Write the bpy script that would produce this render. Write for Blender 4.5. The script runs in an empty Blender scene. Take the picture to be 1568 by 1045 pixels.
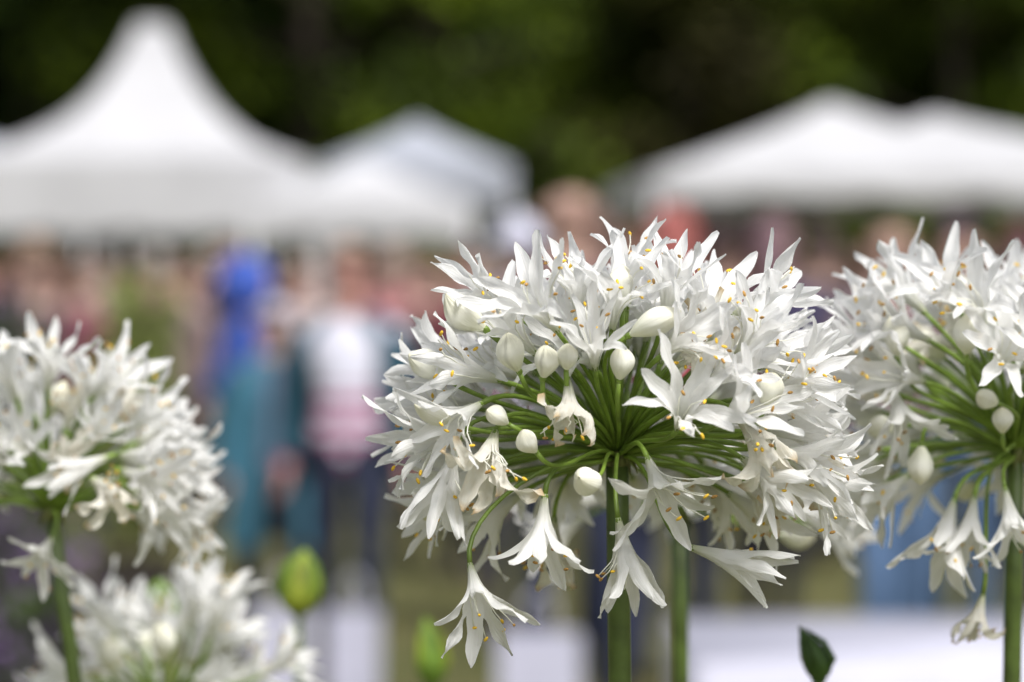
import bpy, math, random
import numpy as np
from mathutils import Vector, Matrix, Quaternion

scene = bpy.context.scene
K = 0.4236/1568          # metres per reference unit at 1 m
CAMZ = 1.45
def P(px, py, d):
    return Vector(((px-784)*K*d, d, CAMZ-(py-450)*K*d))

# ------------------------------------------------------------ materials
def new_mat(name):
    m = bpy.data.materials.new(name); m.use_nodes = True
    nt = m.node_tree
    return m, nt, nt.nodes['Principled BSDF']

def simple(name, col, rough=0.7, var=0.25, scale=8, bump=0.0, spec=0.3, transl=0.0):
    m, nt, b = new_mat(name)
    tc = nt.nodes.new('ShaderNodeTexCoord')
    n = nt.nodes.new('ShaderNodeTexNoise'); n.inputs['Scale'].default_value = scale; n.inputs['Detail'].default_value = 4
    nt.links.new(tc.outputs['Object'], n.inputs['Vector'])
    r = nt.nodes.new('ShaderNodeValToRGB')
    r.color_ramp.elements[0].position = 0.3; r.color_ramp.elements[1].position = 0.7
    r.color_ramp.elements[0].color = (*[max(0, c*(1-var)) for c in col], 1)
    r.color_ramp.elements[1].color = (*[min(1, c*(1+var)) for c in col], 1)
    nt.links.new(n.outputs['Fac'], r.inputs['Fac'])
    nt.links.new(r.outputs['Color'], b.inputs['Base Color'])
    b.inputs['Roughness'].default_value = rough
    b.inputs['Specular IOR Level'].default_value = spec
    if bump:
        bp = nt.nodes.new('ShaderNodeBump'); bp.inputs['Strength'].default_value = 0.5; bp.inputs['Distance'].default_value = bump
        nt.links.new(n.outputs['Fac'], bp.inputs['Height']); nt.links.new(bp.outputs['Normal'], b.inputs['Normal'])
    if transl:
        t = nt.nodes.new('ShaderNodeBsdfTranslucent'); mx = nt.nodes.new('ShaderNodeMixShader'); mx.inputs[0].default_value = transl
        nt.links.new(r.outputs['Color'], t.inputs['Color'])
        nt.links.new(b.outputs[0], mx.inputs[1]); nt.links.new(t.outputs[0], mx.inputs[2])
        nt.links.new(mx.outputs[0], nt.nodes['Material Output'].inputs['Surface'])
    return m

def petal_mat(name, stops, transl=0.45, blot=0.0):
    m, nt, b = new_mat(name)
    uv = nt.nodes.new('ShaderNodeTexCoord'); sp = nt.nodes.new('ShaderNodeSeparateXYZ')
    nt.links.new(uv.outputs['UV'], sp.inputs[0])
    r = nt.nodes.new('ShaderNodeValToRGB')
    els = r.color_ramp.elements
    while len(els) < len(stops): els.new(0.5)
    for e, (p, c) in zip(els, stops): e.position = p; e.color = (*c, 1)
    nt.links.new(sp.outputs['Y'], r.inputs['Fac'])
    col = r.outputs['Color']
    nz = nt.nodes.new('ShaderNodeTexNoise'); nz.inputs['Scale'].default_value = 260; nz.inputs['Detail'].default_value = 3
    nt.links.new(uv.outputs['Object'], nz.inputs['Vector'])
    rr = nt.nodes.new('ShaderNodeValToRGB'); rr.color_ramp.elements[0].position = 0.40; rr.color_ramp.elements[1].position = 0.78
    rr.color_ramp.elements[0].color = (0, 0, 0, 1); rr.color_ramp.elements[1].color = (1, 1, 1, 1)
    nt.links.new(nz.outputs['Fac'], rr.inputs['Fac'])
    ml = nt.nodes.new('ShaderNodeMath'); ml.operation = 'MULTIPLY'; ml.inputs[1].default_value = 0.08+blot
    nt.links.new(rr.outputs['Color'], ml.inputs[0])
    mx0 = nt.nodes.new('ShaderNodeMix'); mx0.data_type = 'RGBA'
    nt.links.new(ml.outputs[0], mx0.inputs['Factor']); nt.links.new(col, mx0.inputs['A'])
    mx0.inputs['B'].default_value = (0.82, 0.80, 0.66, 1) if not blot else (0.60, 0.42, 0.20, 1)
    col = mx0.outputs['Result']
    mp = nt.nodes.new('ShaderNodeMapping'); mp.inputs['Scale'].default_value = (9, 0.8, 1)
    nt.links.new(uv.outputs['UV'], mp.inputs['Vector'])
    n2 = nt.nodes.new('ShaderNodeTexNoise'); n2.inputs['Scale'].default_value = 2.2; n2.inputs['Detail'].default_value = 3
    nt.links.new(mp.outputs[0], n2.inputs['Vector'])
    bp = nt.nodes.new('ShaderNodeBump'); bp.inputs['Strength'].default_value = 0.75; bp.inputs['Distance'].default_value = 0.0007
    nt.links.new(n2.outputs['Fac'], bp.inputs['Height'])
    nt.links.new(bp.outputs['Normal'], b.inputs['Normal'])
    nt.links.new(col, b.inputs['Base Color'])
    b.inputs['Roughness'].default_value = 0.5; b.inputs['Specular IOR Level'].default_value = 0.3
    t = nt.nodes.new('ShaderNodeBsdfTranslucent'); nt.links.new(col, t.inputs['Color']); nt.links.new(bp.outputs['Normal'], t.inputs['Normal'])
    mx = nt.nodes.new('ShaderNodeMixShader'); mx.inputs[0].default_value = transl
    nt.links.new(b.outputs[0], mx.inputs[1]); nt.links.new(t.outputs[0], mx.inputs[2])
    nt.links.new(mx.outputs[0], nt.nodes['Material Output'].inputs['Surface'])
    return m

M_PETAL = petal_mat('petal_white', [(0, (0.78, 0.83, 0.55)), (0.14, (0.91, 0.92, 0.85)), (0.35, (0.955, 0.955, 0.95)), (1, (0.96, 0.96, 0.965))])
M_WILT = petal_mat('petal_wilted', [(0, (0.76, 0.80, 0.55)), (0.3, (0.92, 0.91, 0.86)), (0.88, (0.91, 0.89, 0.81)), (1, (0.66, 0.50, 0.28))], blot=0.10)
M_BUD = petal_mat('bud_cream', [(0, (0.55, 0.65, 0.30)), (0.12, (0.86, 0.87, 0.70)), (0.6, (0.90, 0.90, 0.82)), (1, (0.86, 0.84, 0.66))], transl=0.15)
M_FIL = simple('filament', (0.90, 0.90, 0.82), 0.5, 0.05, 200, transl=0.3)
M_ANTH = simple('anther_yellow', (0.80, 0.50, 0.05), 0.8, 0.3, 900, bump=0.0002)
M_ANTHB = simple('anther_brown', (0.42, 0.24, 0.07), 0.8, 0.5, 900, bump=0.0002)
M_PED = simple('pedicel_green', (0.18, 0.275, 0.04), 0.42, 0.4, 60, spec=0.5)
M_STEM = simple('stem_green', (0.075, 0.115, 0.022), 0.42, 0.4, 70, bump=0.0003, spec=0.5)
M_KNOB = simple('umbel_bract', (0.12, 0.13, 0.04), 0.7, 0.5, 300, bump=0.0003)
M_LEAFS = simple('strap_leaf', (0.06, 0.13, 0.025), 0.45, 0.3, 20, spec=0.5)
M_SPATHE = simple('spathe_green', (0.13, 0.22, 0.03), 0.5, 0.4, 60, bump=0.0005, transl=0.15)
M_SPATHE_Y = simple('spathe_yellow', (0.25, 0.30, 0.035), 0.5, 0.45, 55, bump=0.0005, transl=0.15)
M_SPATHE_D = simple('spathe_dark', (0.045, 0.09, 0.02), 0.45, 0.3, 60, bump=0.0003)

# ------------------------------------------------------------ mesh builder
class MB:
    def __init__(s): s.v = []; s.f = []; s.m = []; s.uv = []
    def add(s, vs, fs, mi=0, uvs=None):
        o = len(s.v); s.v += [tuple(v) for v in vs]
        s.uv += (uvs if uvs else [(0.5, 0.5)]*len(vs))
        for f in fs: s.f.append(tuple(i+o for i in f)); s.m.append(mi)
    def tube(s, pts, rad, mi=0, n=6, cap=True):
        pts = [Vector(p) for p in pts]; N = len(pts)
        if not hasattr(rad, '__len__'): rad = [rad]*N
        vs = []; up = None
        for i, p in enumerate(pts):
            t = (pts[min(i+1, N-1)]-pts[max(i-1, 0)]).normalized()
            if up is None:
                up = t.orthogonal().normalized()
            else:
                up = (up-t*up.dot(t)).normalized()
            w = t.cross(up)
            for k in range(n):
                a = 2*math.pi*k/n
                vs.append(p+(up*math.cos(a)+w*math.sin(a))*rad[i])
        fs = [(i*n+k, i*n+(k+1) % n, (i+1)*n+(k+1) % n, (i+1)*n+k) for i in range(N-1) for k in range(n)]
        if cap:
            fs.append(tuple(range(n-1, -1, -1))); fs.append(tuple((N-1)*n+k for k in range(n)))
        s.add(vs, fs, mi, [(0.5, i/(N-1)) for i in range(N) for k in range(n)])
    def ell(s, c, r, mi=0, nu=10, nv=7, q=None, keep=None):
        c = Vector(c); vs = []; uvs = []
        for j in range(nv+1):
            th = math.pi*j/nv
            for i in range(nu):
                a = 2*math.pi*i/nu
                p = Vector((math.sin(th)*math.cos(a)*r[0], math.sin(th)*math.sin(a)*r[1], -math.cos(th)*r[2]))
                if q: p = q @ p
                vs.append(c+p); uvs.append((i/nu, j/nv))
        fs = []
        for j in range(nv):
            for i in range(nu):
                f = (j*nu+i, j*nu+(i+1) % nu, (j+1)*nu+(i+1) % nu, (j+1)*nu+i)
                if keep:
                    m = sum((vs[k] for k in f), Vector())/4
                    if not keep(m-c): continue
                fs.append(f)
        s.add(vs, fs, mi, uvs)
    def box(s, lo, hi, mi=0):
        x0, y0, z0 = lo; x1, y1, z1 = hi
        s.add([(x0,y0,z0),(x1,y0,z0),(x1,y1,z0),(x0,y1,z0),(x0,y0,z1),(x1,y0,z1),(x1,y1,z1),(x0,y1,z1)],
              [(3,2,1,0),(4,5,6,7),(0,1,5,4),(1,2,6,5),(2,3,7,6),(3,0,4,7)], mi)
    def mesh(s, name, mats, smooth=True):
        me = bpy.data.meshes.new(name); me.from_pydata(s.v, [], s.f)
        for m in mats: me.materials.append(m)
        me.polygons.foreach_set('material_index', s.m)
        me.polygons.foreach_set('use_smooth', [smooth]*len(s.f))
        ul = me.uv_layers.new(name='UVMap')
        li = np.zeros(len(me.loops), dtype=np.int32); me.loops.foreach_get('vertex_index', li)
        ul.data.foreach_set('uv', np.array(s.uv, dtype=np.float32)[li].ravel())
        me.update(); return me
    def obj(s, name, mats, smooth=True, parent=None, loc=(0, 0, 0)):
        o = bpy.data.objects.new(name, s.mesh(name, mats, smooth)); scene.collection.objects.link(o)
        o.location = loc
        if parent: o.parent = parent
        return o
def empty(name, loc=(0, 0, 0)):
    e = bpy.data.objects.new(name, None); scene.collection.objects.link(e); e.location = loc; return e
def inst(name, me, parent, loc, q, sc):
    o = bpy.data.objects.new(name, me); scene.collection.objects.link(o)
    o.parent = parent; o.rotation_mode = 'QUATERNION'; o.rotation_quaternion = q; o.location = loc
    o.scale = sc if hasattr(sc, '__len__') else (sc, sc, sc); return o

# ------------------------------------------------------------ flower meshes
def make_flower(seed, a1, L=0.044, wilt=False, narrow=1.0, npet=6):
    rnd = random.Random(seed); mb = MB()
    nt, nu = 19, 8
    for k in range(npet):
        inner = k % 2
        phi = k*2*math.pi/npet + rnd.uniform(-.16, .16)
        LL = L*rnd.uniform(0.86, 1.08)
        aend = math.radians(a1 + rnd.uniform(-17, 17))
        a0 = math.radians(rnd.uniform(8, 12))
        wmax = (0.0037 if inner else 0.0031)*rnd.uniform(.85, 1.12)*narrow
        tw = rnd.uniform(-.9, .9); side = rnd.uniform(-.006, .006)
        ph = rnd.uniform(0, 6); rip = rnd.uniform(.0004, .0015); fold = rnd.uniform(.15, .65)
        tipcurl = rnd.uniform(-45, 50)
        if wilt: tw *= 2.2; side *= 1.6; rip *= 2.0; tipcurl = rnd.uniform(-120, 150)
        r = 0.0013; z = 0.0; vs = []; uvs = []
        er = Vector((math.cos(phi), math.sin(phi), 0)); et = Vector((-math.sin(phi), math.cos(phi), 0)); ez = Vector((0, 0, 1))
        for i in range(nt):
            t = i/(nt-1)
            s_ = min(1, max(0, (t-.18)/.5)); s_ = s_*s_*(3-2*s_)
            ang = a0*(1 if t > .05 else 2.2)+(aend-a0)*s_ + math.radians(tipcurl)*max(0, (t-.55)/.45)**1.5 + .07*math.sin(t*11+ph)*s_
            if i:
                r += math.sin(ang)*LL/(nt-1); z += math.cos(ang)*LL/(nt-1)
            tube_w = max(r, .001)*math.tan(math.pi/npet)*1.15
            x = max(0, (t-.56)/.44)
            lobe = wmax*(max(0, 1-x**2.5))**.62
            grow = min(1, max(0, (t-.2)/.35)); grow = grow*grow*(3-2*grow)
            w = tube_w*(1-grow)+lobe*grow
            if .3 < t < .56: w = min(w, max(tube_w, wmax))
            if i == nt-1: w = .0004
            nrm = er*math.cos(ang)-ez*math.sin(ang)
            twa = tw*max(0, t-.35)
            e2 = et*math.cos(twa)+nrm*math.sin(twa); n2 = nrm*math.cos(twa)-et*math.sin(twa)
            c = er*r + ez*z + et*side*t*t
            c = c - nrm*(0.0003 if inner else 0)
            for j in range(nu):
                u = -1+2*j/(nu-1)
                curl = -(tube_w*.28*(1-grow)+w*(fold if not wilt else .8)*grow)*u*u
                rid = .00030*math.exp(-(u*3.2)**2)*grow
                vs.append(c+e2*(w*u*(1+.12*math.sin(t*21+ph*2+u)*grow))+n2*(curl+rid+rip*abs(u)**1.5*math.sin(t*17+ph+u*2.2)*grow))
                uvs.append((j/(nu-1), t))
        fs = [(i*nu+j, i*nu+j+1, (i+1)*nu+j+1, (i+1)*nu+j) for i in range(nt-1) for j in range(nu-1)]
        mb.add(vs, fs, 0, uvs)
    bend = rnd.uniform(0, 6.28); bd = Vector((math.cos(bend), math.sin(bend), 0))
    op = min(1, a1/60)
    for k in range(7):
        phi = k*math.pi/3+.5+rnd.uniform(-.2, .2)
        er = Vector((math.cos(phi), math.sin(phi), 0))
        ln = rnd.uniform(.026, .037)*(L/.044)
        pts = []
        for i in range(9):
            t = i/8
            pts.append(er*(.001+.0085*op*t**1.5)+Vector((0, 0, ln*t*(1-.14*t)))+bd*(.009*t**3)*(-1 if wilt else 1)+Vector((rnd.uniform(-1, 1), rnd.uniform(-1, 1), 0))*(.0022 if wilt else .0006)*t)
        mb.tube(pts, [.00036-.00010*i/8 for i in range(9)], 1, 5)
        if k < 6:
            d = (bd*rnd.uniform(-1, 1)+er*rnd.uniform(.2, 1)+Vector((0, 0, rnd.uniform(-.4, .6)))).normalized()
            q = d.to_track_quat('Z', 'Y')
            mb.ell(pts[-1], (.00070, .00070, .00145), 2 if rnd.random() < .65 else 3, 7, 5, q)
    mb.ell((0, 0, .0012), (.0016, .0016, .0022), 4, 8, 6)
    return mb.mesh('agapanthus_floret', [M_WILT if wilt else M_PETAL, M_FIL, M_ANTH, M_ANTHB, M_PED])

def make_bud(seed, L=.018, W=.0062):
    rnd = random.Random(seed); mb = MB(); vs = []; uvs = []; nt, n = 16, 24
    bx, by = rnd.uniform(-.0016, .0016), rnd.uniform(-.0016, .0016)
    for i in range(nt):
        t = i/(nt-1)
        r = W*(math.sin(math.pi*min(1, t**1.25))**.75) if 0 < t < 1 else .0004
        r = max(r, .0012*(1-t))
        for k in range(n):
            a = 2*math.pi*k/n
            rr = r*(1+.18*abs(math.cos(1.5*a+.9*t))-.09)
            vs.append(Vector((math.cos(a)*rr+bx*math.sin(math.pi*t), math.sin(a)*rr+by*math.sin(math.pi*t), t*L))); uvs.append((k/n, t))
    fs = [(i*n+k, i*n+(k+1) % n, (i+1)*n+(k+1) % n, (i+1)*n+k) for i in range(nt-1) for k in range(n)]
    mb.add(vs, fs, 0, uvs)
    mb.ell((0, 0, .0008), (.0015, .0015, .002), 1, 8, 6)
    return mb.mesh('agapanthus_bud', [M_BUD, M_PED])

FL = {
 'wide': [make_flower(s, a, npet=n) for s, a, n in ((1, 66, 7), (2, 70, 8), (3, 60, 8), (4, 62, 7))],
 'open': [make_flower(s, a, npet=n) for s, a, n in ((11, 45, 7), (12, 52, 8), (13, 39, 6), (14, 56, 7), (15, 44, 7), (16, 48, 8), (17, 37, 7), (18, 51, 6), (19, 42, 8))],
 'half': [make_flower(s, a, npet=n) for s, a, n in ((21, 28, 7), (22, 33, 7), (23, 24, 6), (24, 31, 8))],
 'wilt': [make_flower(s, a, L=.034, wilt=True, narrow=.9) for s, a in ((31, 34), (32, 50), (33, 20))],
}
BUDS = [make_bud(41, .017, .0056), make_bud(42, .020, .0060), make_bud(43, .015, .0052), make_bud(44, .025, .0056)]

def bez(p0, p1, p2, p3, n):
    return [p0*(1-t)**3+p1*3*t*(1-t)**2+p2*3*t*t*(1-t)+p3*t**3 for t in [i/(n-1) for i in range(n)]]

def umbel(C, seed, nfill, heroes=(), buds=(), R=.058, stem_to=None, stem_r=.005, elmin=-.25, budfrac=.12, frontgap=True, sc=1.0, wiltfrac=.08, sep=10.5, ztop=.14):
    """one agapanthus plant; C umbel centre in metres, heroes/buds local coords (metres)"""
    rnd = random.Random(seed); e = empty('agapanthus', (C.x, C.y, 0)); Cz = Vector((0, 0, C.z))
    ped = MB(); dirs = []
    items = []
    for B, T, kind, s in heroes: items.append((B, T, kind, s)); dirs.append(((B+T)*.5).normalized())
    for B, T, bi, s in buds: items.append((B, T, ('bud', bi), s)); dirs.append(T.normalized())
    tries = 0; got = 0; cosmin = math.cos(math.radians(sep))
    while got < nfill and tries < 8000:
        tries += 1
        z = rnd.uniform(elmin, 1); a = rnd.uniform(0, 2*math.pi); q = math.sqrt(1-z*z)
        d = Vector((q*math.cos(a), q*math.sin(a), z))
        if frontgap and d.y < -.30 and d.z < .50: continue
        if frontgap and d.z < .05 and d.y < .1 and abs(d.x) < .7: continue
        lim = cosmin if tries < 3500 else math.cos(math.radians(sep*.8))
        if any(d.dot(k) > lim for k in dirs): continue
        dirs.append(d); got += 1
        rr = R*rnd.uniform(.82, 1.10)*(1-ztop*max(0, d.z)**1.5)*sc
        B = d*rr
        ax = (d + Vector((rnd.uniform(-.36, .36), rnd.uniform(-.36, .36), rnd.uniform(-.40, .12)))).normalized()
        x = rnd.random()
        if x < budfrac: kind = ('bud', rnd.randrange(4)); B = B*rnd.uniform(.95, 1.2)
        elif x < budfrac+wiltfrac: kind = 'wilt'
        else: kind = rnd.choice(['open', 'open', 'half', 'wide', 'open'])
        items.append((B, B+ax*.04, kind, rnd.uniform(.82, 1.03)*sc))
    for i, (B, T, kind, s) in enumerate(items):
        ax = (T-B).normalized(); ln = B.length
        d0 = (B.normalized()+Vector((0, 0, .35 if B.z > -.01 else .1))).normalized()
        if B.z < -.02: d0 = (Vector((B.x, B.y, 0)).normalized()+Vector((0, 0, .15))).normalized()
        wob = Vector((rnd.uniform(-1, 1), rnd.uniform(-1, 1), rnd.uniform(-1, 1)))*.003
        pts = bez(Cz+d0*.003, Cz+d0*ln*.45+wob, Cz+B-ax*ln*.28, Cz+B, 12)
        r0 = rnd.uniform(.00082, .00108)
        ped.tube(pts, [r0*(1.25 if j == 0 else 1)*(1 if j < 10 else 1.15) for j in range(12)], 0, 7)
        if isinstance(kind, tuple): me = BUDS[kind[1]]; nm = 'bud'
        else: me = rnd.choice(FL[kind]); nm = 'floret'
        q = ax.to_track_quat('Z', 'Y') @ Quaternion((0, 0, 1), rnd.uniform(0, 6.28))
        inst(nm, me, e, Cz+B, q, (s*rnd.uniform(.92, 1.05), s*rnd.uniform(.92, 1.05), s*rnd.uniform(.96, 1.06)))
    ped.obj('pedicels', [M_PED], parent=e)
    kn = MB(); kn.ell(Cz+Vector((0, 0, -.001)), (stem_r*1.15, stem_r*1.15, .006), 0, 12, 8)
    for k in range(7):
        a = k*.9; dd = Vector((math.cos(a), math.sin(a), 0))
        kn.tube([Cz+dd*stem_r*.9, Cz+dd*stem_r*1.5+Vector((0, 0, -.002)), Cz+dd*stem_r*1.8+Vector((0, 0, -.007))], [.0012, .0009, .0002], 0, 5)
    kn.obj('bracts', [M_KNOB], parent=e)
    g = stem_to if stem_to else Vector((0, 0, 0))
    st = MB(); n = 24; bend = Vector((rnd.uniform(-.01, .01), rnd.uniform(-.01, .01), 0))
    st.tube([Cz.lerp(g, i/(n-1))+bend*math.sin(math.pi*i/(n-1)) for i in range(n)], [stem_r*(1+.5*i/(n-1)) for i in range(n)], 0, 16)
    st.obj('stem', [M_STEM], parent=e)
    straps(e, g, rnd)
    return e

def straps(e, g, rnd, n=12):
    lf = MB()
    for k in range(n):
        a = rnd.uniform(0, 6.28); d = Vector((math.cos(a), math.sin(a), 0)); t_ = Vector((-d.y, d.x, 0)); L = rnd.uniform(.35, .6)
        vs = []; m = 12
        for i in range(m):
            t = i/(m-1); c = g+d*(.02+L*.8*t**1.4)+Vector((0, 0, L*(1.0*t-.75*t*t*1.1)+.005)); w = .016*math.sin(math.pi*min(1, .15+.85*t))**.5 if t < 1 else .001
            vs += [c-t_*w, c-Vector((0, 0, .004)), c+t_*w]
        lf.add(vs, [(i*3+j, i*3+j+1, i*3+j+4, i*3+j+3) for i in range(m-1) for j in range(2)], 0)
    lf.obj('strap_leaves', [M_LEAFS], parent=e)

def conv(cx, cy, d, L):
    u = K*d; out = []
    for (bx, by, bz, tx, ty, tz, kind, s) in L:
        out.append((Vector(((bx-cx)*u, bz*u, -(by-cy)*u)), Vector(((tx-cx)*u, tz*u, -(ty-cy)*u)), kind, s))
    return out

# ---- main umbel
H = [
 (722,848,-150, 744,925,-215,'open',.95),
 (832,742,-190, 826,855,-215,'open',.92),
 (982,690,-175, 1012,765,-235,'wide',.98),
 (940,780,-150, 957,870,-165,'half',.85),
 (1048,826,-120, 1150,858,-150,'half',.95),
 (768,578,-140, 660,545,-165,'open',1.0),
 (722,655,-130, 600,672,-150,'open',1.0),
 (705,668,-170, 672,770,-195,'half',.95),
 (742,712,-60, 660,750,-80,'open',.95),
 (850,505,-190, 798,437,-260,'wide',1.0),
 (885,495,-120, 876,395,-150,'open',.98),
 (1022,645,-215, 1035,590,-300,'wide',.95),
 (1075,525,-120, 1085,430,-150,'open',.98),
 (1090,570,-150, 1195,505,-190,'open',1.0),
 (1120,612,-150, 1240,592,-170,'open',1.0),
 (1150,655,-100, 1285,650,-120,'half',1.0),
 (1190,700,-110, 1300,765,-140,'open',1.0),
 (1110,625,-190, 1165,690,-250,'wilt',1.05),
 (1110,485,-100, 1200,430,-120,'open',1.0),
 (865,575,-200, 868,640,-240,'wilt',.9),
 (905,560,-190, 900,500,-250,'open',.85),
 (1005,490,-160, 1020,410,-190,'open',.95),
 (1150,560,-90, 1260,540,-110,'half',1.0),
 (780,475,-90, 745,448,-120,'half',.9),
 (800,760,60, 760,790,70,'open',1.0),
 (850,800,80, 850,860,90,'wilt',1.0),
 (1000,540,-200, 1060,490,-260,'open',.9),
 (760,650,-190, 745,700,-230,'wilt',1.0),
 (1150,730,-60, 1230,720,-70,'wilt',1.1),
 (1120,760,60, 1180,800,70,'open',1.0),
 (955,475,-90, 960,410,-100,'half',.9),
 (1080,640,-200, 1130,600,-270,'open',.95),
 (1110,540,-190, 1150,470,-240,'open',.95),
 (1170,680,-150, 1240,690,-190,'half',.95),
 (1150,600,-170, 1235,560,-210,'open',.95),
 (740,610,-170, 690,640,-220,'open',.9),
 (820,540,-120, 770,490,-150,'open',.95),
 (930,505,-170, 940,435,-210,'open',.9),
 (1120,690,-170, 1190,740,-220,'open',.9),
 (1060,590,-200, 1110,545,-260,'half',.95),
]
Bd = [
 (902,716,-215, 880,712,-265,2,1.05),
 (938,578,-215, 943,515,-225,0,.85),
 (950,512,-210, 1015,480,-235,3,.95),
 (795,565,-200, 780,515,-220,1,.9),
 (828,575,-215, 832,525,-235,2,.95),
 (748,505,-150, 700,462,-165,1,1.1),
 (705,640,-180, 645,612,-195,3,.8),
 (945,475,-170, 945,415,-180,1,.95),
 (862,562,-220, 864,515,-235,0,.7),
 (690,578,-120, 640,545,-130,1,1.0),
 (820,680,-215, 795,640,-235,2,.8),
 (780,640,-200, 748,618,-220,0,.7),
 (1145,620,-225, 1155,575,-245,1,.85),
]
umbel(P(945,700,1.0), 5, 104, conv(945,700,1.0,H), conv(945,700,1.0,Bd), R=.059, stem_r=.0047, stem_to=Vector((.01, .01, 0)), ztop=.16)

# ---- right umbel
H2 = [
 (1345,585,-120, 1362,650,-160,'open',.95),
 (1440,755,-120, 1418,820,-150,'half',.95),
 (1505,735,-170, 1512,800,-210,'open',.95),
 (1470,750,-120, 1455,815,-150,'half',.9),
 (1495,905,-60, 1483,950,-70,'wilt',.75),
 (1520,560,-220, 1545,520,-290,'wide',1.0),
 (1400,520,-140, 1300,470,-170,'open',1.0),
 (1440,480,-170, 1400,420,-210,'open',1.0),
 (1355,560,-80, 1265,510,-90,'half',1.0),
 (1370,530,-100, 1280,475,-120,'open',1.0),
 (1360,600,-100, 1275,565,-110,'open',.95),
 (1400,480,-100, 1335,415,-110,'open',1.0),
 (1470,500,-190, 1440,440,-250,'open',1.0),
 (1390,580,-150, 1310,560,-200,'open',.9),
 (1480,560,-210, 1500,510,-290,'wide',.95),
]
B2 = [(1385,668,-160, 1383,700,-165,1,.9),(1497,655,-190, 1494,618,-200,0,.75),(1440,540,-210, 1437,490,-230,1,.95),(1350,545,-150, 1340,500,-165,1,.95),(1490,610,-200,1460,598,-215,0,.75)]
umbel(P(1555,695,1.09), 8, 92, conv(1555,695,1.09,H2), conv(1555,695,1.09,B2), R=.061, stem_r=.0040, stem_to=Vector((-.02, .01, 0)), ztop=.07)

# ---- umbel behind main
umbel(P(1040,790,1.24), 17, 34, conv(1040,790,1.24,[
 (1190,775,-60,1260,790,-70,'open',1.0),(1230,800,-20,1330,830,-20,'open',1.0),(1160,770,0,1220,750,0,'open',1.0),(1250,790,30,1300,770,40,'wilt',1.0),
 (1180,810,-90,1330,820,-100,('bud',1),1.0),(900,790,0,850,820,0,'open',1.0),(1200,740,0,1290,730,0,'open',1.0)]), R=.045, stem_r=.0042, elmin=-.1, sc=.8, stem_to=Vector((-.012, 0, 0)))

# ---- left umbel
H3 = [
 (100,812,-110, 84,850,-150,'wide',.7),
 (190,690,-150, 125,715,-200,'half',.9),
 (200,690,-120, 285,690,-150,'open',.95),
 (220,740,-120, 280,785,-150,'open',.95),
 (200,655,-90, 280,610,-110,'open',.95),
 (170,720,-170, 220,745,-230,'wilt',1.0),
 (160,605,-100, 212,560,-130,'open',.95),
 (100,595,-140, 110,540,-160,'open',.95),
 (50,610,-120, 30,545,-140,'open',.95),
 (210,710,-150, 270,725,-200,'open',.95),
 (230,690,-90, 315,712,-100,'half',.95),
]
umbel(P(78,785,1.19), 23, 56, conv(78,785,1.19,H3), [], R=.061, stem_r=.0036, stem_to=Vector((.17, 0, 0)), elmin=-.02, sc=.90, sep=12.5)

# ---- lower-left umbel
umbel(P(250,1095,1.34), 33, 26, conv(250,1095,1.34,[
 (190,970,-80,160,905,-100,'open',1.0),(330,970,-80,350,900,-100,'open',1.05),(400,1030,-60,480,980,-70,'open',1.0),(300,960,-60,310,890,-80,'half',1.0),(150,1030,-60,70,1010,-70,'open',1.0)]),
 conv(250,1095,1.34,[(265,1000,-120,262,940,-130,1,1.15),(190,1020,-110,185,975,-120,1,1.15)]), R=.048, stem_r=.004, elmin=.0, sep=17, sc=.95)

# ---- closed umbel buds on stems
def spathe(px, py, d, L, W, mats, tilt, seed):
    rnd = random.Random(seed); c = P(px, py, d); e = empty('agapanthus_bud_stem', (c.x, c.y, 0)); mb = MB(); nt, n = 18, 20; vs = []; uvs = []
    for i in range(nt):
        t = i/(nt-1)
        r = W*math.sin(math.pi*min(1, t**.75))**.75*(1-.25*t) if 0 < t < 1 else .0006
        r = max(r, .0006+.003*(1-t))
        for k in range(n):
            a = 2*math.pi*k/n; rr = r*(1+.05*math.sin(5*a+t*3)+.05*math.sin(2*a))
            vs.append(Vector((math.cos(a)*rr+tilt*t*t*L, math.sin(a)*rr*.9, c.z-L/2+t*L))); uvs.append((k/n, t))
    mb.add(vs, [(i*n+k, i*n+(k+1) % n, (i+1)*n+(k+1) % n, (i+1)*n+k) for i in range(nt-1) for k in range(n)], 0, uvs)
    for k in range(5):
        a = k*1.26+rnd.random(); dd = Vector((math.cos(a), math.sin(a), 0))
        mb.tube([Vector((0, 0, c.z-L*.42))+dd*W*.35, Vector((0, 0, c.z-L*.1))+dd*W*.93, Vector((tilt*L*.3, 0, c.z+L*.22))+dd*W*.72, Vector((tilt*L*.8, 0, c.z+L*.46))+dd*W*.15], [W*.1, W*.2, W*.14, W*.03], 1, 6)
    mb.obj('spathe', mats, parent=e)
    st = MB(); st.tube([Vector((0, 0, c.z-L*.45)), Vector((.003, 0, c.z*.6)), Vector((0, 0, 0))], [.0026, .0034, .005], 0, 12)
    st.obj('stem', [M_STEM], parent=e); straps(e, Vector((0, 0, 0)), rnd, 6)
spathe(456,893,1.58,.044,.0150,[M_SPATHE_Y,M_SPATHE],.1,1)
spathe(661,1000,1.58,.046,.0120,[M_SPATHE,M_SPATHE_Y],-.1,2)
spathe(1255,1003,1.14,.026,.0078,[M_SPATHE_D,M_SPATHE_D],-.35,3)
spathe(242,945,1.45,.046,.0140,[M_SPATHE,M_SPATHE],.0,4)

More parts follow.
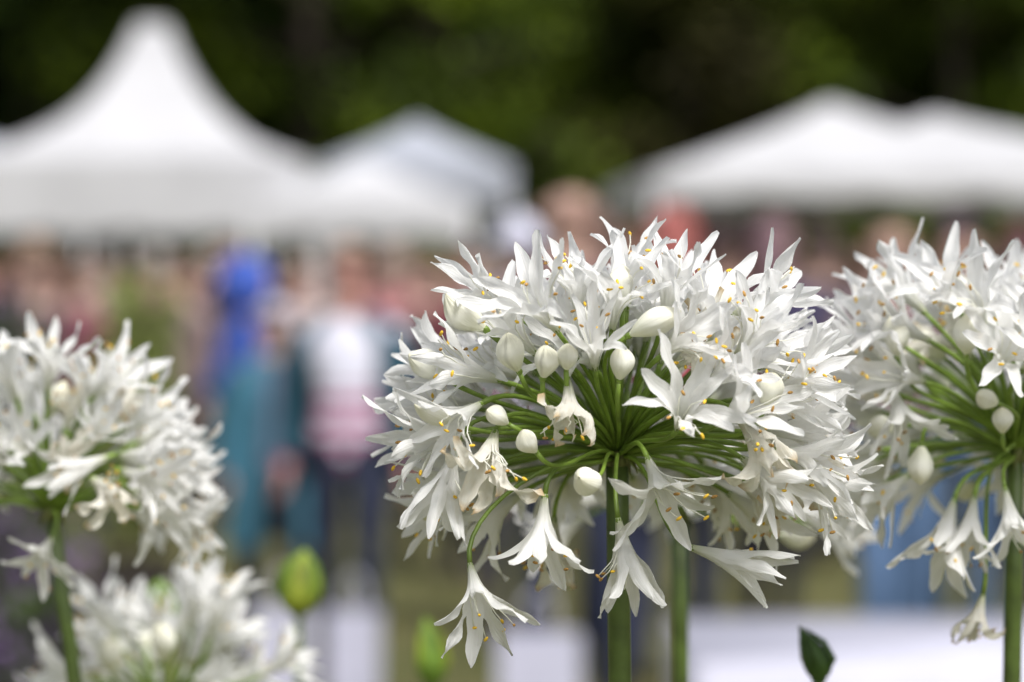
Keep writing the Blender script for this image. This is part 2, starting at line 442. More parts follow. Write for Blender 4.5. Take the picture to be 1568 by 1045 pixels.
# ------------------------------------------------------------ ground, hill
m, nt, b = new_mat('grass_ground')
tc = nt.nodes.new('ShaderNodeTexCoord')
n1 = nt.nodes.new('ShaderNodeTexNoise'); n1.inputs['Scale'].default_value = 0.9; n1.inputs['Detail'].default_value = 8
n2 = nt.nodes.new('ShaderNodeTexNoise'); n2.inputs['Scale'].default_value = 40; n2.inputs['Detail'].default_value = 4
nt.links.new(tc.outputs['Object'], n1.inputs['Vector']); nt.links.new(tc.outputs['Object'], n2.inputs['Vector'])
mx = nt.nodes.new('ShaderNodeMix'); mx.data_type = 'FLOAT'; mx.inputs['Factor'].default_value = .4
nt.links.new(n1.outputs['Fac'], mx.inputs['A']); nt.links.new(n2.outputs['Fac'], mx.inputs['B'])
r = nt.nodes.new('ShaderNodeValToRGB'); r.color_ramp.elements[0].position = .35; r.color_ramp.elements[1].position = .65
r.color_ramp.elements[0].color = (.085, .092, .025, 1); r.color_ramp.elements[1].color = (.16, .14, .05, 1)
nt.links.new(mx.outputs['Result'], r.inputs['Fac']); nt.links.new(r.outputs['Color'], b.inputs['Base Color']); b.inputs['Roughness'].default_value = .95
bp = nt.nodes.new('ShaderNodeBump'); bp.inputs['Distance'].default_value = .03; nt.links.new(n2.outputs['Fac'], bp.inputs['Height']); nt.links.new(bp.outputs['Normal'], b.inputs['Normal'])
M_GROUND = m
g = MB(); g.add([(-400, -100, 0), (400, -100, 0), (400, 600, 0), (-400, 600, 0)], [(0, 1, 2, 3)]); g.obj('ground', [M_GROUND], False)
M_BLADE = simple('grass_blade', (.09, .11, .03), .7, .4, 3, transl=.2)
rng = np.random.default_rng(3)
gr = MB()
N = 16000
xs = rng.uniform(-3.6, 3.6, N); ys = rng.uniform(6.5, 18, N); aa = rng.uniform(0, 6.28, N); hh = rng.uniform(.025, .07, N); ln = rng.uniform(-.03, .03, (N, 2))
vv = []; ff = []
for i in range(N):
    cx, sx = math.cos(aa[i])*.004, math.sin(aa[i])*.004
    vv += [(xs[i]-cx, ys[i]-sx, 0.001), (xs[i]+cx, ys[i]+sx, 0.001), (xs[i]+ln[i, 0], ys[i]+ln[i, 1], hh[i])]; ff.append((3*i, 3*i+1, 3*i+2))
gr.add(vv, ff); gr.obj('grass', [M_BLADE], False)

M_HILL = simple('hill_scrub', (.018, .03, .010), .95, .5, .25)
hl = MB(); nx, ny = 60, 12; vs = []
for j in range(ny):
    for i in range(nx):
        x = -120+240*i/(nx-1); t = j/(ny-1)
        vs.append((x, 84+50*t, -0.5+26*math.sin(t*math.pi/2)+(2*math.sin(x*.12)+1.2*math.sin(x*.31+2))*t))
hl.add(vs, [(j*nx+i, j*nx+i+1, (j+1)*nx+i+1, (j+1)*nx+i) for j in range(ny-1) for i in range(nx-1)]); hl.obj('hill', [M_HILL])

# ------------------------------------------------------------ woodland
def leafmat(name, c1, c2, c3):
    m, nt, b = new_mat(name)
    tc = nt.nodes.new('ShaderNodeTexCoord'); n = nt.nodes.new('ShaderNodeTexNoise'); n.inputs['Scale'].default_value = .45; n.inputs['Detail'].default_value = 2
    nt.links.new(tc.outputs['Object'], n.inputs['Vector'])
    r = nt.nodes.new('ShaderNodeValToRGB'); r.color_ramp.elements.new(.5)
    for e, p, c in zip(r.color_ramp.elements, (.35, .5, .64), (c1, c2, c3)): e.position = p; e.color = (*c, 1)
    nt.links.new(n.outputs['Fac'], r.inputs['Fac']); nt.links.new(r.outputs['Color'], b.inputs['Base Color'])
    b.inputs['Roughness'].default_value = .6; b.inputs['Specular IOR Level'].default_value = .12
    return m
LM = [leafmat('leaves_dark', (.006, .010, .003), (.014, .026, .004), (.030, .055, .007)),
      leafmat('leaves_olive', (.016, .024, .003), (.050, .078, .006), (.12, .17, .010)),
      leafmat('leaves_brown', (.013, .012, .003), (.030, .028, .006), (.045, .052, .008))]
M_BARK = simple('bark', (.05, .04, .03), .9, .4, 3, bump=.02)
def tree_mesh(seed, Ht, lm, nleaf=9000):
    rnd = random.Random(seed); rg = np.random.default_rng(seed); mb = MB()
    mb.tube([(0, 0, 0), (.1, 0, Ht*.3), (0, .15, Ht*.6), (.1, 0, Ht*.92)], [.38, .28, .17, .04], 1, 9)
    tips = []
    for k in range(22):
        z = Ht*rnd.uniform(.12, .85); a = rnd.uniform(0, 6.28); L = (Ht*.36)*(1-.55*abs(z/Ht-.42))*rnd.uniform(.6, 1.1)
        d = Vector((math.cos(a), math.sin(a), 0)); p0 = Vector((0, 0, z)); p2 = p0+d*L+Vector((0, 0, L*rnd.uniform(-.1, .4)))
        mb.tube([p0, p0.lerp(p2, .5)+Vector((0, 0, .2)), p2], [.1, .06, .02], 1, 5)
        tips += [(p2, rnd.uniform(.9, 1.6)), (p0.lerp(p2, .6)+Vector((rnd.uniform(-.6, .6), rnd.uniform(-.6, .6), .3)), rnd.uniform(.8, 1.3))]
    tips.append((Vector((0, 0, Ht*.95)), 1.3))
    w = np.array([t[1]**2 for t in tips]); w /= w.sum(); idx = rg.choice(len(tips), nleaf, p=w)
    C = np.array([t[0][:] for t in tips])[idx]; R = np.array([t[1] for t in tips])[idx]
    dv = rg.normal(size=(nleaf, 3)); dv /= np.linalg.norm(dv, axis=1)[:, None]; rad = rg.uniform(.45, 1.05, nleaf)
    c = C+dv*(R*rad)[:, None]*np.array([1.15, 1.15, .8])
    a = rg.normal(size=(nleaf, 3)); a /= np.linalg.norm(a, axis=1)[:, None]
    bb = np.cross(a, rg.normal(size=(nleaf, 3))); bb /= np.linalg.norm(bb, axis=1)[:, None]
    s = rg.uniform(.10, .20, nleaf)[:, None]
    V = np.stack([c-a*s, c-bb*s*.6, c+a*s, c+bb*s*.6], 1).reshape(-1, 3)
    mb.add(V.tolist(), [(4*i, 4*i+1, 4*i+2, 4*i+3) for i in range(nleaf)], 0)
    return mb.mesh('tree', [lm, M_BARK], False)
TM = [tree_mesh(1, 11, LM[0]), tree_mesh(2, 12, LM[1]), tree_mesh(3, 10, LM[2]), tree_mesh(4, 12, LM[0]), tree_mesh(6, 11, LM[1])]
wood = empty('woodland')
rnd = random.Random(77)
front = [(-13.5, 0), (-10.4, 3), (-7.6, 0), (-4.3, 1), (-1.6, 4), (1.2, 2), (3.6, 2), (6.2, 1), (9.0, 4), (12.2, 1), (15, 1)]
for x, ti in front:
    inst('tree', TM[ti], wood, (x, 50+rnd.uniform(-2, 3), 0), Quaternion((0, 0, 1), rnd.uniform(0, 6.28)), rnd.uniform(.95, 1.15))
for row, y in enumerate((57, 64, 72)):
    for k in range(14):
        inst('tree', TM[rnd.choice([0, 3, 2, 0, 3, 1])], wood, (-20+k*3.1+rnd.uniform(-1, 1), y+rnd.uniform(-2, 2), 0), Quaternion((0, 0, 1), rnd.uniform(0, 6.28)), rnd.uniform(1.0, 1.35))

# ------------------------------------------------------------ marquees
M_CANVAS = simple('marquee_canvas', (.61, .61, .64), .75, .08, 1.2, transl=.25)
M_CANVAS_SHADED = simple('marquee_canvas_shaded', (.38, .40, .46), .75, .08, 2, transl=.15)  # same white canvas, with shade painted in as a grey-lavender colour
M_POLE = simple('tent_pole', (.6, .6, .62), .35, .1, 5)
def marquee(cx, y, half, eave, peak, prof, canvas=None, val=.3, rot=0.0):
    canvas = canvas or M_CANVAS
    e = empty('marquee', (cx, y, 0)); e.rotation_euler[2] = rot
    mb = MB(); nr = 22; ns = 10; n = ns*4; vs = []
    for i in range(nr):
        t = i/(nr-1); w = prof(t); z = peak+(eave-peak)*t
        for side in range(4):
            for k in range(ns):
                u = -1+2*k/ns
                x, yy = [(u, -1), (1, u), (-u, 1), (-1, -u)][side]
                sag = .05*half*(1-u*u)*(t**1.5)*(1-t)*2
                vs.append((x*half*w*(1-sag*.3), yy*half*w*(1-sag*.3), z-sag))
    fs = [(i*n+k, (i+1)*n+k, (i+1)*n+(k+1) % n, i*n+(k+1) % n) for i in range(nr-1) for k in range(n)]
    fs.append(tuple(range(n)))
    mb.add(vs, fs, 0); mb.obj('roof', [canvas], parent=e)
    vb = MB(); m = 64
    per = []
    for side in range(4):
        for k in range(m//4):
            u = -1+2*k/(m//4); x, yy = [(u, -1), (1, u), (-u, 1), (-1, -u)][side]; per.append((x*half*1.005, yy*half*1.005))
    vs = [(x, yy, eave+.01) for x, yy in per]+[(x*1.004, yy*1.004, eave-val-.06*abs(math.sin(k*math.pi/4))) for k, (x, yy) in enumerate(per)]
    vb.add(vs, [(k, (k+1) % m, m+(k+1) % m, m+k) for k in range(m)]); vb.obj('valance', [canvas], parent=e)
    pb = MB()
    for sx in (-1, 1):
        for sy in (-1, 1): pb.tube([(sx*half*.98, sy*half*.98, 0), (sx*half*.98, sy*half*.98, eave)], .035, 0, 10)
    pb.tube([(0, 0, eave-.2), (0, 0, peak-.02)], .03, 0, 8)
    pb.obj('poles', [M_POLE], parent=e)
    return e
flat = lambda t: .03+.97*t**1.15
def wx(px, d): return (px-784)*K*d
def wz(py, d): return CAMZ-(py-450)*K*d
marquee(wx(236,28), 28, 1.86, wz(258,28), wz(40,28), lambda t: .085+.915*(.36*t+.22*t**2+.42*t**5), val=.74)
marquee(wx(560,25), 25, 1.10, wz(318,25), wz(246,25), flat, val=.28)
marquee(wx(640,33), 33, 1.30, wz(262,33), wz(188,33), flat, canvas=M_CANVAS_SHADED, val=.42)
marquee(wx(1270,26), 26, 2.20, wz(282,26), wz(160,26), flat, val=.18, rot=.06)
marquee(wx(1430,30), 30, 2.4, wz(262,30), wz(178,30), flat, val=.36)
marquee(wx(-40,34), 34, 1.9, wz(275,34), wz(205,34), flat, canvas=M_CANVAS_SHADED, val=.5)

# ------------------------------------------------------------ people
SKIN = simple('skin_fair', (.44, .28, .23), .55, .1, 20)
SKIN2 = simple('skin_ruddy', (.47, .25, .21), .55, .1, 20)
M_EYE = simple('eye_dark', (.05, .04, .04), .3, .1, 20)
M_LIP = simple('lip', (.42, .16, .14), .5, .1, 20)
_c = {}
def cloth(col, rough=.85):
    k = tuple(col)
    if k not in _c: _c[k] = simple('cloth', col, rough, .25, 7, bump=.006)
    return _c[k]
m, nt, b = new_mat('striped_jersey')
tc = nt.nodes.new('ShaderNodeTexCoord'); sp = nt.nodes.new('ShaderNodeSeparateXYZ'); nt.links.new(tc.outputs['Object'], sp.inputs[0])
mu = nt.nodes.new('ShaderNodeMath'); mu.operation = 'MULTIPLY'; mu.inputs[1].default_value = 13; nt.links.new(sp.outputs['Z'], mu.inputs[0])
fr = nt.nodes.new('ShaderNodeMath'); fr.operation = 'FRACT'; nt.links.new(mu.outputs[0], fr.inputs[0])
gt = nt.nodes.new('ShaderNodeMath'); gt.operation = 'GREATER_THAN'; gt.inputs[1].default_value = .45; nt.links.new(fr.outputs[0], gt.inputs[0])
lt = nt.nodes.new('ShaderNodeMath'); lt.operation = 'LESS_THAN'; lt.inputs[1].default_value = 1.20; nt.links.new(sp.outputs['Z'], lt.inputs[0])
mm = nt.nodes.new('ShaderNodeMath'); mm.operation = 'MULTIPLY'; nt.links.new(gt.outputs[0], mm.inputs[0]); nt.links.new(lt.outputs[0], mm.inputs[1])
mc = nt.nodes.new('ShaderNodeMix'); mc.data_type = 'RGBA'; mc.inputs['A'].default_value = (.70, .70, .82, 1); mc.inputs['B'].default_value = (.36, .06, .17, 1)
nt.links.new(mm.outputs[0], mc.inputs['Factor']); nt.links.new(mc.outputs['Result'], b.inputs['Base Color']); b.inputs['Roughness'].default_value = .85
M_STRIPE = m

def seg_dist(p, a, b):
    ab = b-a; t = max(0, min(1, (p-a).dot(ab)/ab.length_squared)); return (a+ab*t-p).length

def person(x, y, h, heading, top, bottom, hair, skin=SKIN, seed=0, longhair=False, bare_arms=False, coat=None, hood=None, hat=None, pose='down', bald=False, walk=None):
    rnd = random.Random(seed*13+5)
    wk = rnd.uniform(-.12, .12) if walk is None else walk
    J = {'pel': (0, 0, .96, .145), 'wai': (0, 0, 1.10, .135), 'che': (0, 0, 1.28, .155), 'uch': (0, .005, 1.41, .115), 'nek': (0, 0, 1.50, .056),
         'hd0': (0, -.012, 1.575, .066), 'hd1': (0, -.012, 1.65, .083), 'hd2': (0, -.005, 1.71, .060)}
    E = [('pel', 'wai', 'top'), ('wai', 'che', 'top'), ('che', 'uch', 'top'), ('uch', 'nek', 'skin'), ('nek', 'hd0', 'skin'), ('hd0', 'hd1', 'skin'), ('hd1', 'hd2', 'skin')]
    for s, n in ((-1, 'L'), (1, 'R')):
        arm = pose if pose != 'mixed' else ('bent' if s > 0 else 'down')
        J['sh'+n] = (s*.175, .005, 1.405, .062); 
        if arm == 'down': J['el'+n] = (s*.235, .03, 1.14, .046); J['wr'+n] = (s*.245, -.05, .90, .030); J['ha'+n] = (s*.245, -.075, .84, .034)
        else: J['el'+n] = (s*.245, .02, 1.14, .046); J['wr'+n] = (s*.14, -.22, 1.15, .030); J['ha'+n] = (s*.10, -.27, 1.17, .034)
        J['hi'+n] = (s*.088, 0, .90, .098); J['kn'+n] = (s*.095, -.03+s*wk*.7, .50, .062); J['an'+n] = (s*.10, .03+s*wk, .10, .042); J['to'+n] = (s*.115, -.12+s*wk, .040, .038)
        E += [('uch', 'sh'+n, 'top'), ('sh'+n, 'el'+n, 'top'), ('el'+n, 'wr'+n, 'skin' if bare_arms else 'top'), ('wr'+n, 'ha'+n, 'skin'),
              ('pel', 'hi'+n, 'bot'), ('hi'+n, 'kn'+n, 'bot'), ('kn'+n, 'an'+n, 'bot'), ('an'+n, 'to'+n, 'shoe')]
    keys = list(J); me = bpy.data.meshes.new('tmp'); me.from_pydata([J[k][:3] for k in keys], [(keys.index(a), keys.index(b)) for a, b, _ in E], [])
    ob = bpy.data.objects.new('tmp', me); scene.collection.objects.link(ob)
    mod = ob.modifiers.new('s', 'SKIN'); mod.use_smooth_shade = True
    for i, k in enumerate(keys):
        sv = me.skin_vertices[0].data[i]; sv.radius = (J[k][3], J[k][3]); sv.use_root = (k == 'pel')
    sb = ob.modifiers.new('d', 'SUBSURF'); sb.levels = 1
    dg = bpy.context.evaluated_depsgraph_get(); ev = bpy.data.meshes.new_from_object(ob.evaluated_get(dg))
    vs = [v.co.copy() for v in ev.vertices]; fs = [tuple(p.vertices) for p in ev.polygons]
    bpy.data.objects.remove(ob); bpy.data.meshes.remove(me); bpy.data.meshes.remove(ev)
    segs = [(Vector(J[a][:3]), Vector(J[b][:3]), l, (J[a][3]+J[b][3])/2) for a, b, l in E]
    for v in vs:
        if .85 < v.z < 1.47 and abs(v.x) < .2: v.y *= .80
    LI = {'skin': 0, 'top': 1, 'bot': 2, 'shoe': 3}
    mb = MB(); o = len(mb.v); mb.v = [tuple(v) for v in vs]; mb.uv = [(0.5, 0.5)]*len(vs)
    for f in fs:
        c = sum((vs[i] for i in f), Vector())/len(f)
        l = min(segs, key=lambda s: seg_dist(c, s[0], s[1])/s[3])[2]
        mb.f.append(f); mb.m.append(LI[l])
    for n in 'LR':
        wv = Vector(J['wr'+n][:3]); hv = Vector(J['ha'+n][:3]); d = (hv-wv).normalized(); sd = d.cross(Vector((1, 0, 0) if n == 'L' else (-1, 0, 0))).normalized(); nn = d.cross(sd)
        for k, L in enumerate((.075, .085, .080, .062)):
            b0 = hv+sd*(.027-.018*k)+d*.01
            mb.tube([b0, b0+d*L*.5, b0+d*L*.85+nn*.018, b0+d*L+nn*.034], [.010, .009, .008, .006], 0, 6)
        b0 = hv+sd*.03-d*.02
        mb.tube([b0, b0+sd*.02+d*.03, b0+sd*.025+d*.06+nn*.01], [.012, .010, .007], 0, 6)
    hc = Vector((0, -.012, 1.645))
    mb.tube([hc+Vector((0, -.075, .02)), hc+Vector((0, -.100, -.015)), hc+Vector((0, -.086, -.028))], [.008, .014, .010], 0, 8)
    for s in (-1, 1):
        mb.ell(hc+Vector((s*.031, -.074, .018)), (.012, .008, .008), 4, 8, 6)
        mb.ell(hc+Vector((s*.084, .004, .0)), (.010, .018, .030), 0, 8, 6)
    mb.ell(hc+Vector((0, -.076, -.05)), (.024, .010, .008), 5, 8, 6)
    if not bald:
        low = -.16 if longhair else -.035
        rz = .118
        mb.ell(hc+Vector((0, .012, .018)), (.097, .108, rz), 6, 18, 12, keep=lambda m: (m.z > .045 or m.y > -.01) and m.z > (low if low > -rz else -rz))
        if longhair: mb.ell(hc+Vector((0, .045, -.07)), (.098, .07, .13), 6, 14, 10, keep=lambda m: m.y > -.03)
    else:
        mb.ell(hc+Vector((0, .012, .0)), (.092, .100, .09), 6, 18, 12, keep=lambda m: m.y > -.01 and -.06 < m.z < .03)
    if hood: mb.ell(hc+Vector((0, .02, .0)), (.135, .140, .150), 7, 18, 12, keep=lambda m: m.y > -.07 or m.z > .07)
    if hat:
        mb.ell(hc+Vector((0, .005, .04)), (.102, .112, .105), 7, 18, 12, keep=lambda m: m.z > .0)
        nrim = 24; rim = []
        for rr, zz in ((.100, .045), (.175, .030), (.172, .022), (.099, .037)):
            rim += [hc+Vector((rr*math.cos(2*math.pi*k/nrim), rr*1.05*math.sin(2*math.pi*k/nrim)+.005, zz)) for k in range(nrim)]
        mb.add(rim, [(a*nrim+k, a*nrim+(k+1) % nrim, (a+1) % 4*nrim+(k+1) % nrim, (a+1) % 4*nrim+k) for a in range(4) for k in range(nrim)], 7)
    mats = [skin, top if not isinstance(top, tuple) else cloth(top), cloth(bottom), cloth((.05, .04, .035)), M_EYE, M_LIP, cloth(hair), cloth(hood or hat or (.5, .5, .5)), cloth(coat[0]) if coat else M_EYE]
    if coat:
        _, hem, opening = coat; rings = [(.075, .075, 1.50), (.17, .095, 1.455), (.215, .125, 1.39), (.215, .155, 1.25), (.205, .155, 1.10), (.225, .17, .95)]
        rings = [q_ for q_ in rings if q_[2] > hem+.1]+[(.245, .185, hem+.08), (.255, .195, hem)]
        n = 28; vs = []; a0 = math.radians(opening)
        for ri, (rx, ry, z) in enumerate(rings):
            op = a0*min(1, .35+ri*.12)
            for k in range(n+1):
                a = -math.pi/2+op+(2*math.pi-2*op)*k/n; fold = 1+.035*math.sin(a*7+ri*.2)*(ri > 3)
                vs.append((rx*math.cos(a)*fold, ry*math.sin(a)*fold, z))
        mb.add(vs, [(i*(n+1)+k, (i+1)*(n+1)+k, (i+1)*(n+1)+k+1, i*(n+1)+k+1) for i in range(len(rings)-1) for k in range(n)], 8)
        for n_ in 'LR':
            mb.tube([J['sh'+n_][:3], J['el'+n_][:3], Vector(J['el'+n_][:3]).lerp(Vector(J['wr'+n_][:3]), .92)], [.082, .062, .046], 8, 12, False)
    ob = mb.obj('person', mats); ob.location = (x, y, 0); ob.rotation_euler[2] = heading; s = h/1.77; ob.scale = (s, s, s)
    return ob

def pp(px, toppy, d, **k):
    h = CAMZ-(toppy-450)*K*d
    return person(wx(px, d), d, h, k.pop('heading', 0.0), k.pop('top'), k.pop('bottom'), k.pop('hair'), **k)
TEAL = (.045, .15, .22); NAVY = (.02, .025, .05); ROYAL = (.05, .10, .42); JEANS = (.10, .17, .31)
pp(533, 372, 8.9, top=M_STRIPE, bottom=NAVY, hair=(.26, .18, .14), coat=((.025, .085, .125), .80, 66), seed=1, skin=SKIN2, heading=-.08)
pp(418, 462, 9.7, top=(.12, .13, .2), bottom=(.03, .04, .06), hair=(.34, .36, .48), coat=(TEAL, .55, 24), seed=2, heading=.25)
pp(378, 396, 10.4, top=(.04, .07, .14), bottom=NAVY, hair=(.1, .08, .06), hood=ROYAL, coat=(ROYAL, 1.12, 4), seed=3, heading=2.0)
pp(872, 262, 7.6, top=(.13, .07, .08), bottom=NAVY, hair=(.4, .3, .28), bald=True, skin=SKIN, seed=4, heading=.3)
pp(1030, 318, 8.8, top=(.32, .07, .09), bottom=(.03, .035, .07), hair=(.34, .11, .10), seed=5, heading=2.8, longhair=True, coat=((.32, .07, .09), .85, 4))
pp(792, 338, 10.2, top=(.50, .50, .62), bottom=(.05, .05, .09), hair=(.5, .5, .56), hat=(.52, .52, .62), seed=6, heading=.2)
pp(715, 372, 12.0, top=(.26, .05, .08), bottom=(.03, .03, .05), hair=(.07, .04, .04), seed=7, heading=-.6)
pp(655, 385, 12.5, top=(.16, .09, .08), bottom=(.06, .05, .05), hair=(.10, .07, .05), seed=8, heading=.8)
pp(605, 376, 14.5, top=(.40, .16, .18), bottom=NAVY, hair=(.35, .26, .23), seed=9, heading=2.8)
pp(1105, 345, 11.0, top=(.20, .05, .07), bottom=(.02, .02, .03), hair=(.05, .03, .03), seed=10, heading=2.6)
pp(1185, 335, 10.0, top=(.06, .05, .11), bottom=(.02, .02, .03), hair=(.2, .12, .14), seed=11, heading=2.4, longhair=True)
pp(1255, 348, 12.5, top=(.03, .03, .06), bottom=(.03, .03, .04), hair=(.06, .04, .04), seed=12, heading=-2.5)
pp(1362, 322, 8.2, top=(.22, .16, .17), bottom=JEANS, hair=(.35, .24, .21), bald=True, skin=SKIN, seed=13, heading=.4, pose='mixed')
pp(1465, 330, 8.8, top=(.05, .04, .09), bottom=(.07, .12, .22), hair=(.05, .03, .05), seed=14, heading=-.4)
pp(1560, 345, 11.0, top=(.10, .04, .06), bottom=(.03, .03, .05), hair=(.12, .05, .06), seed=15, heading=2.4)
pp(955, 345, 13.0, top=(.10, .05, .06), bottom=NAVY, hair=(.12, .06, .05), seed=16, heading=2.9)
pp(925, 335, 9.5, top=(.08, .05, .08), bottom=(.025, .03, .06), hair=(.1, .06, .05), seed=17, heading=2.2)
pp(465, 402, 17.0, top=(.50, .40, .38), bottom=NAVY, hair=(.5, .4, .36), seed=18, skin=SKIN2)
pp(120, 400, 13.5, top=(.22, .08, .10), bottom=(.05, .05, .07), hair=(.18, .11, .08), seed=19, heading=2.5)
pp(60, 396, 14.5, top=(.30, .22, .22), bottom=(.04, .04, .06), hair=(.09, .06, .05), seed=20, heading=.9)
pp(285, 398, 14.0, top=(.26, .19, .19), bottom=(.05, .05, .06), hair=(.14, .08, .06), seed=21, heading=-.7, longhair=True)
cols = [(.22, .12, .12), (.16, .11, .10), (.08, .05, .08), (.32, .25, .23), (.14, .09, .15), (.36, .30, .30), (.20, .08, .09), (.10, .09, .07), (.24, .16, .16), (.05, .04, .07)]
rnd = random.Random(9)
for i, px in enumerate([-30, 10, 48, 90, 128, 160, 205, 248, 285, 322, 350, 410, 460, 520, 580, 640, 690, 750]):
    d = rnd.uniform(15.5, 22)
    pp(px+rnd.uniform(-8, 8), 450-(rnd.uniform(.14, .38))/(K*d), d, top=rnd.choice(cols), bottom=rnd.choice([(.03, .03, .04), NAVY, (.10, .08, .07), (.08, .12, .2)]), hair=rnd.choice([(.3, .2, .14), (.08, .05, .04), (.4, .36, .35), (.2, .1, .08)]), seed=30+i, heading=rnd.uniform(1.2, 5.1), longhair=rnd.random() < .5, pose=rnd.choice(['down', 'mixed', 'bent']))
for i, px in enumerate([980, 1060, 1140, 1215, 1290, 1340, 1420, 1510, 1590]):
    d = rnd.uniform(13, 20)
    pp(px+rnd.uniform(-8, 8), 450-(rnd.uniform(.16, .36))/(K*d), d, top=rnd.choice(cols[:3]+cols[6:8]+[(.05, .03, .05)]), bottom=rnd.choice([(.03, .03, .04), NAVY]), hair=rnd.choice([(.3, .2, .14), (.08, .05, .04), (.2, .1, .08)]), seed=70+i, heading=rnd.uniform(1.8, 4.5), longhair=rnd.random() < .5, pose=rnd.choice(['down', 'mixed', 'bent']))

# ------------------------------------------------------------ tables, bags
M_CLOTH = simple('table_linen', (.47, .47, .56), .8, .08, 5, bump=.003)
def table(x0, x1, y0, y1, ztop=.75):
    e = empty('trestle_table', ((x0+x1)/2, (y0+y1)/2, 0)); hx, hy = (x1-x0)/2, (y1-y0)/2
    mb = MB(); mb.box((-hx, -hy, ztop-.03), (hx, hy, ztop-.004)); 
    for sx in (-1, 1):
        for sy in (-1, 1): mb.tube([(sx*(hx-.08), sy*(hy-.08), 0), (sx*(hx-.12), sy*(hy-.1), ztop-.03)], .018, 0, 8)
    mb.obj('trestle', [M_POLE], False, e)
    cl = MB(); n = 160
    def per(t):
        t = t % 1*(4*hx+4*hy)
        if t < 2*hx: return -hx+t, -hy, 0, -1
        t -= 2*hx
        if t < 2*hy: return hx, -hy+t, 1, 0
        t -= 2*hy
        if t < 2*hx: return hx-t, hy, 0, 1
        t -= 2*hx
        return -hx, hy-t, -1, 0
    vs = []
    for ri in range(6):
        for k in range(n):
            x, y, nx_, ny_ = per(k/n); f = (.006+.045*(ri/5)*(.5+.5*math.sin(k*.55+math.sin(k*.17)*2)))
            vs.append((x+nx_*f, y+ny_*f, ztop-(ztop-.04)*ri/5))
    vs.append((0, 0, ztop+.002)); c = len(vs)-1
    fs = [(i*n+k, (i+1)*n+k, (i+1)*n+(k+1) % n, i*n+(k+1) % n) for i in range(5) for k in range(n)]+[(k, (k+1) % n, c) for k in range(n)]
    cl.add(vs, fs); cl.obj('tablecloth', [M_CLOTH], True, e); return e
tb = table(wx(1050, 5.0), wx(1050, 5.0)+1.8, 4.75, 5.45, .72)
M_BAG = simple('paper_bag_white', (.50, .50, .62), .7, .08, 9)
def bag(px, py, d, w):
    x = wx(px, d); zt = wz(py, d); e = empty('shopping_bag', (x, d, 0)); mb = MB(); z0 = 0.002
    hw, hd = w/2, w*.22
    o = [(-hw, -hd, z0), (hw, -hd, z0), (hw, hd, z0), (-hw, hd, z0), (-hw*1.03, -hd, zt), (hw*1.03, -hd*1.0, zt), (hw*1.03, hd, zt), (-hw*1.03, hd, zt), (-hw*.93, 0, (z0+zt)/2), (hw*.93, 0, (z0+zt)/2)]
    mb.add(o, [(3, 2, 1, 0), (0, 1, 5, 4), (2, 3, 7, 6), (1, 2, 9), (2, 6, 9), (6, 5, 9), (5, 1, 9), (3, 0, 8), (0, 4, 8), (4, 7, 8), (7, 3, 8)])
    for sy in (-1, 1):
        mb.tube([Vector((-w*.2, sy*hd, zt-.01)), Vector((-w*.17, sy*hd*.8, zt+.09)), Vector((0, sy*hd*.6, zt+.13)), Vector((w*.17, sy*hd*.8, zt+.09)), Vector((w*.2, sy*hd, zt-.01))], .005, 0, 6)
    mb.obj('bag', [M_BAG], False, e)
bag(542, 938, 8.0, .17)
bag(430, 935, 7.9, .19)
bag(826, 972, 7.2, .24)

# ------------------------------------------------------------ shrubs
M_POT = simple('plastic_pot', (.06, .05, .045), .6, .2, 9)
def shrub(name, x, y, z0, H, W, lm, n, ls=.05, fl=None, nfl=0, pot=True, seed=1):
    e = empty(name, (x, y, 0)); rg = np.random.default_rng(seed); mb = MB()
    for k in range(12):
        a = k*.52; mb.tube([(0, 0, z0), (math.cos(a)*W*.3, math.sin(a)*W*.3, z0+(H-z0)*.5), (math.cos(a)*W*.6, math.sin(a)*W*.6, z0+(H-z0)*.85)], [.015, .01, .004], 1, 5)
    def leaves(n, s0, mi, lo):
        dv = rg.normal(size=(n, 3)); dv /= np.linalg.norm(dv, axis=1)[:, None]; rad = rg.uniform(lo, 1.0, n)*(1+.25*np.sin(dv[:, 0]*6)*np.cos(dv[:, 2]*5))
        c = dv*rad[:, None]*np.array([W, W, (H-z0)*.5])+np.array([0, 0, z0+(H-z0)*.55])
        a = rg.normal(size=(n, 3)); a /= np.linalg.norm(a, axis=1)[:, None]; bb = np.cross(a, rg.normal(size=(n, 3))); bb /= np.linalg.norm(bb, axis=1)[:, None]
        s = rg.uniform(s0*.6, s0, n)[:, None]
        mb.add(np.stack([c-a*s, c-bb*s*.5, c+a*s, c+bb*s*.5], 1).reshape(-1, 3).tolist(), [(4*i, 4*i+1, 4*i+2, 4*i+3) for i in range(n)], mi)
    leaves(n, ls, 0, .3)
    if nfl: leaves(nfl, ls*.6, 2, .85)
    if pot:
        pr = [(.13, 0), (.18, z0*.9), (.195, z0*.9), (.195, z0), (.17, z0)]; vs = []; k_ = 20
        for r_, z in pr: vs += [(r_*math.cos(2*math.pi*k/k_), r_*math.sin(2*math.pi*k/k_), z) for k in range(k_)]
        mb.add(vs, [(i*k_+k, i*k_+(k+1) % k_, (i+1)*k_+(k+1) % k_, (i+1)*k_+k) for i in range(len(pr)-1) for k in range(k_)], 3)
    mb.obj('foliage', [lm, M_BARK, fl or lm, M_POT], False, e)
LG = simple('leaf_light', (.26, .31, .09), .6, .4, 5, transl=.35)
LG2 = simple('leaf_mid', (.06, .09, .03), .6, .4, 5, transl=.2)
PURP = simple('purple_flower', (.22, .14, .30), .7, .3, 10, transl=.2)
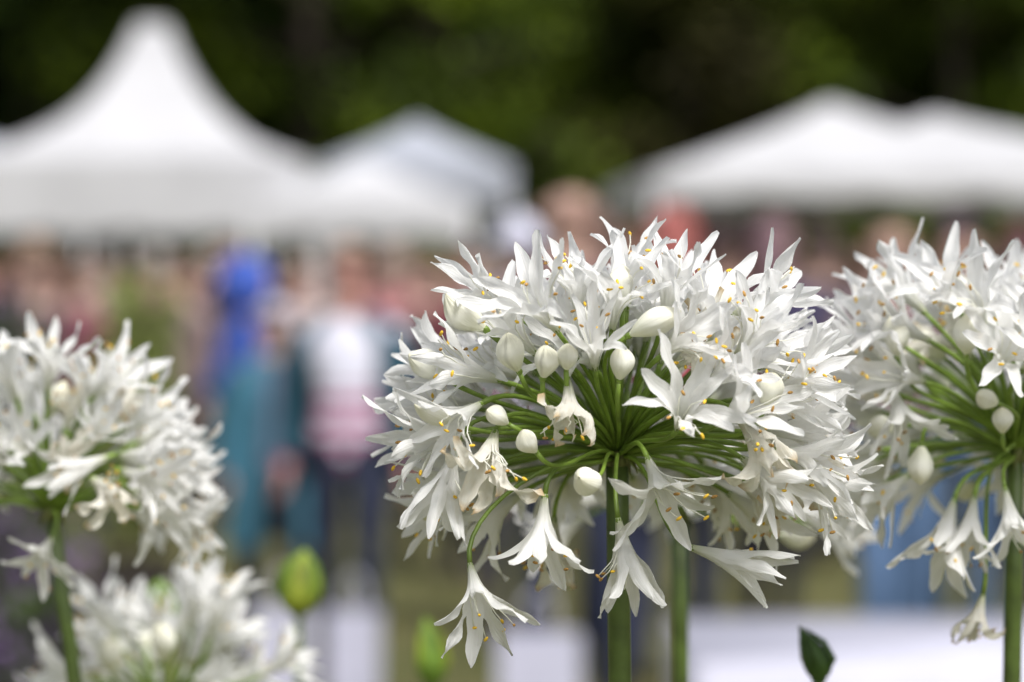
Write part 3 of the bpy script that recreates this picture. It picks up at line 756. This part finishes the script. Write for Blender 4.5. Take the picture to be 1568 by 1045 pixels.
shrub('potted_shrub', wx(205, 10), 10, .35, wz(425, 10), .20, LG, 1500, .05)
shrub('potted_shrub', wx(10, 13), 13, .35, wz(470, 13), .30, LG2, 2400, .05, PURP, 500)
shrub('lavender_bush', wx(-10, 6), 6.0, .05, wz(800, 6), .25, LG2, 2400, .04, PURP, 1300, pot=False)
shrub('potted_shrub', wx(290, 15), 15, .35, wz(520, 15), .35, LG2, 2000, .05)

# ------------------------------------------------------------ world, sun, camera
w = bpy.data.worlds.new('World'); scene.world = w; w.use_nodes = True; nt = w.node_tree
sk = nt.nodes.new('ShaderNodeTexSky'); sk.sky_type = 'NISHITA'; sk.sun_disc = False
EL, AZ = 56, 150
sk.sun_elevation = math.radians(EL); sk.sun_rotation = math.radians(AZ); sk.dust_density = 3.0; sk.air_density = 1.0
hs = nt.nodes.new('ShaderNodeHueSaturation'); hs.inputs['Saturation'].default_value = .35
nt.links.new(sk.outputs[0], hs.inputs['Color']); nt.links.new(hs.outputs[0], nt.nodes['Background'].inputs['Color'])
nt.nodes['Background'].inputs['Strength'].default_value = .15
sd = bpy.data.lights.new('sun', 'SUN'); sd.energy = 4.2; sd.angle = math.radians(18); sd.color = (1, .975, .94)
so = bpy.data.objects.new('sun', sd); scene.collection.objects.link(so)
az = math.radians(AZ); el = math.radians(EL)
sv = Vector((math.sin(az)*math.cos(el), math.cos(az)*math.cos(el), math.sin(el)))
so.rotation_mode = 'QUATERNION'; so.rotation_quaternion = sv.to_track_quat('Z', 'Y')
so.location = (5, -5, 12)

cd = bpy.data.cameras.new('camera'); cam = bpy.data.objects.new('camera', cd); scene.collection.objects.link(cam); scene.camera = cam
cd.lens = 85; cd.sensor_width = 36; cd.clip_start = .05; cd.clip_end = 1500
cam.location = (0, 0, CAMZ); cam.rotation_euler = (math.radians(90)-math.atan(72.5*K), 0, 0)
cd.dof.use_dof = True; cd.dof.focus_distance = .955; cd.dof.aperture_fstop = 4.8
scene.view_settings.view_transform = 'Standard'; scene.view_settings.look = 'None'; scene.view_settings.exposure = 0
